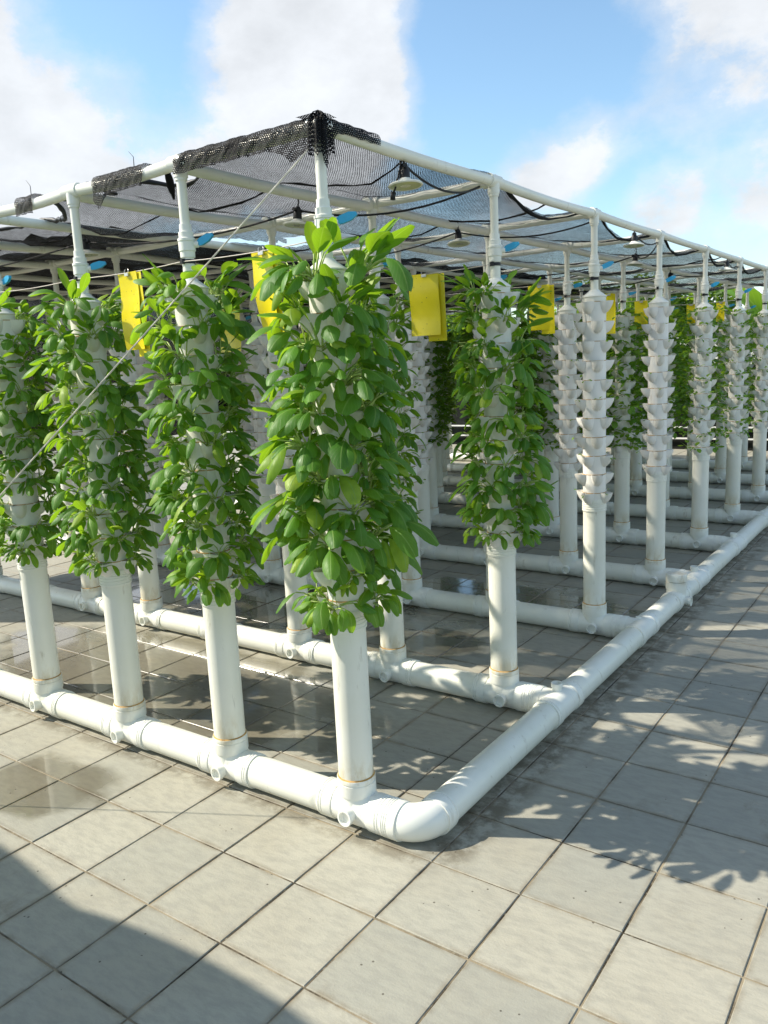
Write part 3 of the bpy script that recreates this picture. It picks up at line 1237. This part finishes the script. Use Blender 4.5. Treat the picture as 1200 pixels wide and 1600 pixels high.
# seams where lengths of net overlap, running across the roof
for yy, x_a, x_b in ((1.14, X0 - .0, XN0), (2.35, X0 - .0, XN0), (3.9, X0 - .0, XN0), (5.6, X0 - .0, XN0)):
    pts = []
    n = 60
    for i in range(n + 1):
        x = x_a + (x_b - x_a) * i / n
        y = yy + 0.05 * noise2(x * 1.4, yy * 3)
        pts.append((x, y, net_z(x, y) - .004))
    link('seam', MB().tube(pts, [rnt.uniform(.0018, .006) for _ in pts], 5).mesh('seam', 'net_fold'), NETS)


def flap(x_a, x_b, drop, name, back=0.05):
    """net folded over the front beam and hanging raggedly before it"""
    ph = rnt.uniform(0, 6)

    def f(u, v):
        x = x_a + (x_b - x_a) * u
        d = drop(u) * (0.85 + 0.3 * noise2(x * 23 + ph, 2))
        s = v * (back + math.pi * 0.026 + d) - back
        if s < 0:
            y, z = Y0 - s, ZB + 0.026
        elif s < math.pi * 0.026 * 0.6:
            a = s / 0.026
            y, z = Y0 - 0.026 * math.sin(a), ZB + 0.026 * math.cos(a)
        else:
            q = s - math.pi * 0.026 * 0.6
            a = math.pi * 0.6
            y = Y0 - 0.026 * math.sin(a) - 0.10 * q + 0.006 * noise2(x * 19 + ph, 1.0)
            z = ZB + 0.026 * math.cos(a) - q
        y += 0.004 * noise2(x * 31 + ph, v * 4)
        z += 0.003 * noise2(x * 27, v * 5 + ph)
        return (x, y, z), (x * 1.3 + 3, s * 1.3)
    return sheet(name, f, 56, 22, 'net_fold', NETS)


flap(X0 + 0.03, X0 - 0.36, lambda u: 0.004 + 0.048 * math.exp(-((u - .24) / .19) ** 2), 'front_flap')
flap(X0 - 0.30, X0 - 0.60, lambda u: 0.003, 'front_flap', .03)
flap(X0 - 0.76, X0 - 1.04, lambda u: 0.010 + 0.045 * math.exp(-((u - .85) / .12) ** 2), 'front_flap')
flap(X0 - 1.42, X0 - 1.54, lambda u: 0.008, 'front_flap')
flap(X0 - 2.1, X0 - 2.3, lambda u: 0.010, 'front_flap')


def side_flap(u, v):
    y = Y0 - 0.03 + 0.30 * u
    d = (0.095 * math.exp(-(u / .18) ** 2) + 0.004) * (1 + .25 * math.sin(u * 40))
    s = v * (0.06 + 0.05 + d) - 0.06
    if s < 0:
        x, z = X0 + s, ZB + 0.0265
    elif s < 0.05:
        a = s / 0.026
        x, z = X0 + 0.0265 * math.sin(a), ZB + 0.0265 * math.cos(a)
    else:
        a = 0.05 / 0.026
        x, z = X0 + 0.0265 * math.sin(a) + .1 * (s - .05), ZB + 0.0265 * math.cos(a) - (s - .05)
    return (x + .003 * math.sin(y * 90), y, z), (y * 1.3, s * 1.3 + 2)


sheet('side_flap', side_flap, 30, 18, 'net_fold', NETS)


def corner_hood(u, v):
    a = u * math.pi / 2 * 1.25 - 0.2
    # bunched net over the corner joint
    rr = 0.034 + 0.006 * math.sin(u * 21) + 0.012 * v
    z = ZB + 0.036 - 0.125 * v + 0.006 * math.sin(u * 30)
    k = min(1.0, v * 4) ** 0.5
    return (X0 + rr * k * math.sin(a), Y0 - rr * k * math.cos(a), z), (u * .12, v * .16 + 5)


sheet('corner_hood', corner_hood, 26, 16, 'net_fold', NETS)
# tie ends sticking up where the net is knotted to the beam
for x, h in ((X0 - 0.815, 0.045), (X0 - 1.44, 0.05)):
    link('tie', MB().tube([(x, Y0 - .01, ZB + .02), (x + .004, Y0 - .012, ZB + .03 + h * .5), (x - .008 - h * .3, Y0 - .01, ZB + .03 + h)], [.0016, .0012, .0008], 5).mesh('tie', 'black'), NETS)
pts = [(X0 - .70 - .008 * t, Y0 + .03 + .01 * t, ZB + .02 - .012 * t + .004 * math.sin(t * 2)) for t in range(9)]
link('loop', MB().tube(pts, [.004 + .010 * math.sin(math.pi * k / 8) for k in range(9)], 7).mesh('gathered_net', 'net_fold'), NETS)

# second, denser cloth over the far side of the bay, and its end curtain
DN = thing('dense_shade_cloth', 'dense black shade cloth darkening the far end of the roof', 'shade cloth', (0, 0, 0))


def dense(u, v):
    x = X0 - DX * (3.05 + 0.3 * math.sin(v * 9)) - (DX * 5.2) * u
    y = Y0 + DY * (0.60 + 0.22 * noise2(x * 1.3, 3.0)) + 7.2 * v
    return (x, y, net_z(x, y) + 0.035 + 0.012 * noise2(x * 5, y * 5)), (x, y)


sheet('cloth', dense, 60, 90, 'net_dense', DN)


def curtain(u, v):
    y = Y0 - 0.2 + 9.2 * u
    x = XN0 - 0.05 + 0.03 * math.sin(y * 7) + .02 * math.sin(y * 17)
    return (x, y, ZB + 0.03 - v * 1.35), (y, v * 1.35)


sheet('end_curtain', curtain, 90, 8, 'net_dense', DN)

# ------------------------------------------------------------------ second shade roof, of the bay beside, whose edge shades the near floor
NB = thing('neighbour_shade_roof', 'black shade roof of the next bay behind the viewpoint', 'shade roof', (0, 0, 0))
EY = -1.30


def nb(u, v):
    x = -5.5 + 7.1 * u
    ph = (x + 1.9) / 1.2
    e = EY + 0.07 * (abs(math.sin(math.pi * ph)) ** 0.8) - 0.03
    y = e - 3.2 * v
    return (x, y, ZB + 0.03 - 0.03 * abs(math.sin(math.pi * v * 3))), (x, y)


sheet('roof_cloth', nb, 80, 20, 'net_dense', NB)


def nb2(u, v):
    p, uv = nb(u, v)
    return (p[0], p[1] - 0.01, p[2] + 0.03), (uv[0] + .31, uv[1] + .17)


sheet('roof_cloth', nb2, 80, 20, 'net_dense', NB)
link('edge_beam', MB().tube([(-5.5, EY - 0.03, ZB), (1.6, EY - 0.03, ZB)], RB, 12).mesh('edge_beam', 'pvc'), NB)
for x in (-5.2, -3.6, -2.0, -0.4, 1.4):
    link('post', MB().tube([(x, EY - 0.03, 0), (x, EY - 0.03, ZB)], 0.02, 12).mesh('post', 'pvc'), NB)

# ------------------------------------------------------------------ hanging lamps and cables
m = MB()
m.lathe([(-0.078, 0.0001), (-0.080, 0.040), (-0.079, 0.060)], 'Z', seg=28, mi=1)
m.lathe([(-0.079, 0.058), (-0.080, 0.064), (-0.076, 0.067), (-0.070, 0.062), (-0.064, 0.040), (-0.056, 0.024), (-0.050, 0.019)], 'Z', seg=28)
LSHADE = m.mesh('lamp_shade', ['lamp', 'lens'], True, 45)
m = MB()
m.lathe([(-0.056, 0.0195), (-0.050, 0.0205), (-0.022, 0.019), (-0.012, 0.014), (0.0, 0.013), (0.006, 0.006)], 'Z', seg=16)
m.lathe([(-0.030, 0.008), (0.030, 0.008)], 'X', (0, 0, -0.010), 10)
LSOCK = m.mesh('lamp_socket', 'black', True, 45)
m = MB()
m.tube([(0.0, 0, 0.0), (0.004, 0, 0.02), (0.0, 0, 0.045), (-0.006, 0, 0.055)], 0.0035, 6)
LHOOK = m.mesh('lamp_hook', 'black')
LAMPS = [((0.876, 1.10, 2.165), 'nearest one, under the edge beam'), ((0.30, 2.45, 2.16), 'behind the second row'), ((0.876, 3.42, 2.165), 'under the edge beam past the third row'),
         ((0.56, 4.40, 2.16), 'past the fourth row'), ((0.205, 1.33, 2.15), 'just behind the corner tower'), ((-0.954, 1.15, 2.15), 'far out beyond the front row'),
         ((0.876, 5.60, 2.165), 'under the edge beam past the fifth row'), ((0.30, 6.1, 2.16), 'deep under the net')]
for (p, w) in LAMPS:
    t = thing('hanging_lamp', f'flat white lamp on a black socket, {w}', 'lamp', p, rnt.uniform(0, 3), 'lamps hung from the canopy')
    t.rotation_euler = (rnt.uniform(-.12, .12), rnt.uniform(-.12, .12), rnt.uniform(0, 3))
    t.scale = (0.88, 0.88, 0.88)
    link('shade', LSHADE, t)
    link('socket', LSOCK, t)
    link('hook', LHOOK, t)
# loose plug lead by the nearest lamp
px, py, pz = LAMPS[0][0]
tag(link('plug_lead', MB().tube([(px - .004, py - .012, pz + .01), (px - .010, py - .018, pz - .03), (px - .022, py - .028, pz - .080), (px - .026, py - .034, pz - .092)], 0.0035, 6)
         .tube([(px - .026, py - .034, pz - .088), (px - .027, py - .036, pz - .112)], 0.0085, 8).mesh('plug_lead', 'cable')), 'short black lead with a plug dangling beside the nearest lamp', 'cable')


def cable(pts, sags, label):
    out = []
    for i in range(len(pts) - 1):
        seg = sagline(pts[i], pts[i + 1], 10, sags[i])
        out += seg if i == 0 else seg[1:]
    tag(link('power_cable', MB().tube(out, 0.0042, 6).mesh('power_cable', 'cable')), label, 'cable', 'cables strung under the net')


L = [Vector(p) for p, _ in LAMPS]
cable([L[0], (0.855, 1.66, 2.175), L[4] + Vector((0, 0, -.01)), L[5] + Vector((0, 0, -.01)), (-3.2, 0.95, 2.12)], [0.05, 0.055, 0.05, 0.05], 'black cable strung from the nearest lamp along the second row')
cable([(0.87, 2.85, 2.175), L[1] + Vector((0, 0, -.01)), (-0.9, 2.45, 2.15), (-2.2, 2.3, 2.12)], [0.05, 0.06, 0.06], 'black cable strung through the lamp behind the second row')
cable([L[2], (0.865, 3.92, 2.17), L[3] + Vector((0, 0, -.01)), (-0.6, 4.2, 2.14), (-2.2, 4.1, 2.13)], [0.04, 0.05, 0.07, 0.06], 'black cable strung past the fourth row')
cable([L[6], (0.865, 6.1, 2.17), L[7] + Vector((0, 0, -.01)), (-1.2, 6.0, 2.13)], [0.04, 0.05, 0.07], 'black cable strung deep under the net')

# ------------------------------------------------------------------ wires, yellow cards, rope
ZW = 1.886
for r in range(6):
    y = Y0 + r * DY - 0.026
    pts = []
    for c in range(NC - 1):
        xa, xb = X0 - c * DX, X0 - (c + 1) * DX
        seg = sagline((xa, y, ZW), (xb, y, ZW), 6, 0.008)
        pts += seg if c == 0 else seg[1:]
    tag(link('row_wire', MB().tube(pts, 0.0018, 5).mesh('row_wire', 'wire')), f'pale wire tied from tower to tower above the {ORD[r]} row', 'wire', 'wires along the rows')
CARDS = [(-0.015, 0, .115, .27, 'between the second and third towers of the front row'), (0.64, 0, .10, .25, 'half hidden between the corner tower and its neighbour'),
         (-0.62, 1, .15, .27, 'deep behind the second tower of the front row'), (0.550, 1, .140, .255, 'in the open beside the corner tower'),
         (0.585, 2, .12, .23, 'beyond the leafy tower of the second row'), (0.565, 3, .09, .25, 'beside the bare tower of the third row'),
         (0.425, 4, .10, .20, 'behind the bare towers of the third row'),
         (0.50, 5, .07, .16, 'in the fifth gap along the header'), (0.74, 5, .07, .16, 'small one near the back beside the edge post')]
for i, (x, r, w, h, lab) in enumerate(CARDS):
    y = Y0 + r * DY - 0.026
    t = thing('sticky_card', f'yellow trap card {lab}', 'trap card', (x, y, ZW - .006), rnt.uniform(-.12, .12), 'yellow trap cards')

    def card(u, v, w=w, h=h, k=i):
        return ((u - .5) * w + 0.004 * v, 0.012 * math.sin(u * 3 + k) * v + .018 * (v * v) * math.sin(k * 2.1) + .004 * math.sin(v * 7 + k), -h * v), (u, v)
    o = sheet('card', card, 14, 20, 'yellow', t)
    o.data.polygons.foreach_set('use_smooth', [False] * len(o.data.polygons))
    md = o.modifiers.new('thickness', 'SOLIDIFY')
    md.thickness = 0.0012
    if i in (0, 1, 3, 4):
        def card2(u, v, w=w, h=h, k=i):
            return ((u - .5) * w * .62 + w * .36, 0.006 + 0.010 * v, -h * v * 1.08 - .004), (u, v)
        o = sheet('back_card', card2, 4, 6, 'yellow', t)
        o.data.polygons.foreach_set('use_smooth', [False] * len(o.data.polygons))
        o.modifiers.new('thickness', 'SOLIDIFY').thickness = 0.0012
    mm = MB()
    mm.box((0.004, -.004, -.008), (0.022, .006, .010))
    mm.tube([(-.006, -.004, -.006), (-.008, -.004, .006), (-.004, -.002, .010)], .0012, 5)
    mm.tube([(.014, -.004, -.006), (.016, -.004, .006), (.012, -.002, .010)], .0012, 5)
    link('clip', mm.mesh('clip', 'steel', True, 40), t)

a, b = Vector((0.862, 0.625, 2.135)), Vector((-0.248, 0.089, 1.067))
b2 = b + (b - a) * 0.85
rope = MB()
pts = sagline(a, b2, 60, 0.012)
for q in range(3):
    tw_ = []
    for i, p in enumerate(pts):
        an = i * 1.35 + q * 2.094
        tw_.append(p + Vector((0.0, 0.0016 * math.cos(an), 0.0016 * math.sin(an))))
    rope.tube(tw_, 0.0014, 5)
tag(link('guy_rope', rope.mesh('guy_rope', 'rope')), 'thin pale guy rope slanting down from the canopy corner across the front towers', 'rope')
tag(link('rope_anchor', MB().lathe([(0.0, .03), (.02, .028), (.022, .012), (b2.z - .01, .011), (b2.z + .01, .013), (b2.z + .015, .0001)], 'Z', (b2.x, b2.y, 0), 12).mesh('rope_anchor', 'pvc')),
    'short white stake at which the guy rope is tied', 'stake')

# ------------------------------------------------------------------ background: fence, trees, banana, roof
FN = thing('boundary_fence', 'white railed fence with dark screening behind the last row of towers', 'fence', (0, 11.3, 0))
link('screen', MB().box((-4.0, .06, .62), (16, .02, 1.24)).mesh('screen', 'dark_screen', False), FN)
for z in (0.17, 0.34):
    link('rail', MB().box((-4.0, 0, z), (16, .03, .022)).mesh('rail', 'white_paint', False), FN)
for k in range(15):
    link('post', MB().box((-12 + k * 1.14, .002, .2), (.04, .04, .40)).mesh('post', 'white_paint', False), FN)


def tree(loc, h, rad, nleaf, seed, label, squash=0.8, mat='tree_leaf'):
    rn = random.Random(seed)
    t = thing('tree', label, 'tree', loc, 0, 'trees beyond the terrace')
    m = MB()
    th = h * 0.55
    m.tube([(0, 0, 0), (rn.uniform(-.1, .1), rn.uniform(-.1, .1), th * .5), (rn.uniform(-.2, .2), rn.uniform(-.2, .2), th)], [h * .035, h * .028, h * .018], 8)
    lobes = []
    for k in range(9):
        a = rn.uniform(0, 6.283)
        d = rad * rn.uniform(.15, .75)
        lobes.append((Vector((d * math.cos(a), d * math.sin(a), h - rad * squash + rn.uniform(-.5, .55) * rad * squash)), rad * rn.uniform(.28, .5)))
        m.tube([(0, 0, th * rn.uniform(.5, .9)), lobes[-1][0] * 0.55 + Vector((0, 0, th * .35)), lobes[-1][0]], [h * .014, h * .009, h * .004], 5)
    link('trunk', m.mesh('trunk', 'bark'), t)
    cr = MB()
    for k in range(nleaf):
        c, q = rn.choice(lobes)
        d = Vector((rn.gauss(0, 1), rn.gauss(0, 1), rn.gauss(0, .8))).normalized() * q * rn.uniform(.45, 1.08) ** .6
        p = c + d
        s = rn.uniform(.06, .13) * (h / 4)
        ax = Vector((rn.gauss(0, 1), rn.gauss(0, 1), rn.gauss(0, .6))).normalized()
        bx = ax.cross(Vector((rn.gauss(0, 1), rn.gauss(0, 1), rn.gauss(0, 1)))).normalized()
        vs = [p - ax * s, p + bx * s * .45, p + ax * s, p - bx * s * .45]
        cr.add(vs, [(0, 1, 2, 3)], 0, [[(.5, 0), (1, .5), (.5, 1), (0, .5)]])
    link('crown', cr.mesh('crown', mat, False), t)


TREES = [((1.2, 17.5, -.3), 3.7, 1.5, 'rounded tree beyond the last edge post'), ((-0.6, 19.0, -.3), 3.6, 1.6, 'bushy tree just beside the banana plant'),
         ((-2.6, 17.0, -.3), 3.3, 1.4, 'dark bushy tree behind the fifth row'), ((-5.0, 18.5, -.3), 3.5, 1.6, 'dark tree behind the third row of towers'),
         ((-8.2, 17.0, -.3), 3.4, 1.5, 'tree glimpsed behind the second row of towers'), ((2.9, 20.5, -.3), 4.2, 1.9, 'taller tree at the far end of the terrace'),
         ((-11.5, 16.0, -.3), 3.4, 1.6, 'tree hidden far behind the front rows')]
for i, (l, h, rd, lab) in enumerate(TREES):
    tree(l, h + 0.2, rd, 5200, 100 + i, lab)

BP = thing('banana_plant', 'banana plant with huge bright leaves rising behind the towers', 'banana plant', (0.12, 11.9, -.3))
m = MB()
m.tube([(0, 0, 0), (.02, .01, .9), (0, .02, 1.7)], [.11, .09, .06], 10)
link('stem', m.mesh('stem', 'stalk'), BP)
for az, p0, p1, Lb, Wb in ((2.9, 70, 20, 1.25, .42), (-.3, 66, 5, 1.2, .40), (1.2, 80, 40, 1.1, .36), (4.2, 72, 15, 1.25, .42), (5.2, 60, -15, 1.1, .38)):
    m = MB()
    leaf_geo(m, Lb, Wb, .35, R(p0), R(p1), .25, random.Random(int(az * 10) + 50), nseg=12, az=az, half=2, pr=.025, stalk_seg=6)
    link('leaf', m.mesh('banana_leaf', ['banana', 'stalk']), BP, (0, 0, 1.62))

SH = thing('shed', 'low shed with a pale sheet roof beyond the trees', 'shed', (-4.5, 26, -.3))
link('wall', MB().box((0, 0, 1.4), (9, 4, 2.8)).mesh('wall', 'white_paint', False), SH)
m = MB()
vs = []
for k in range(61):
    x = -4.8 + 9.6 * k / 60
    dz = .03 * (k % 2)
    vs += [(x, -2.4, 2.85 + dz), (x, 2.4, 3.5 + dz)]
m.add(vs, [(2 * k, 2 * k + 2, 2 * k + 3, 2 * k + 1) for k in range(60)])
link('roof', m.mesh('roof', 'roof_sheet', False), SH)
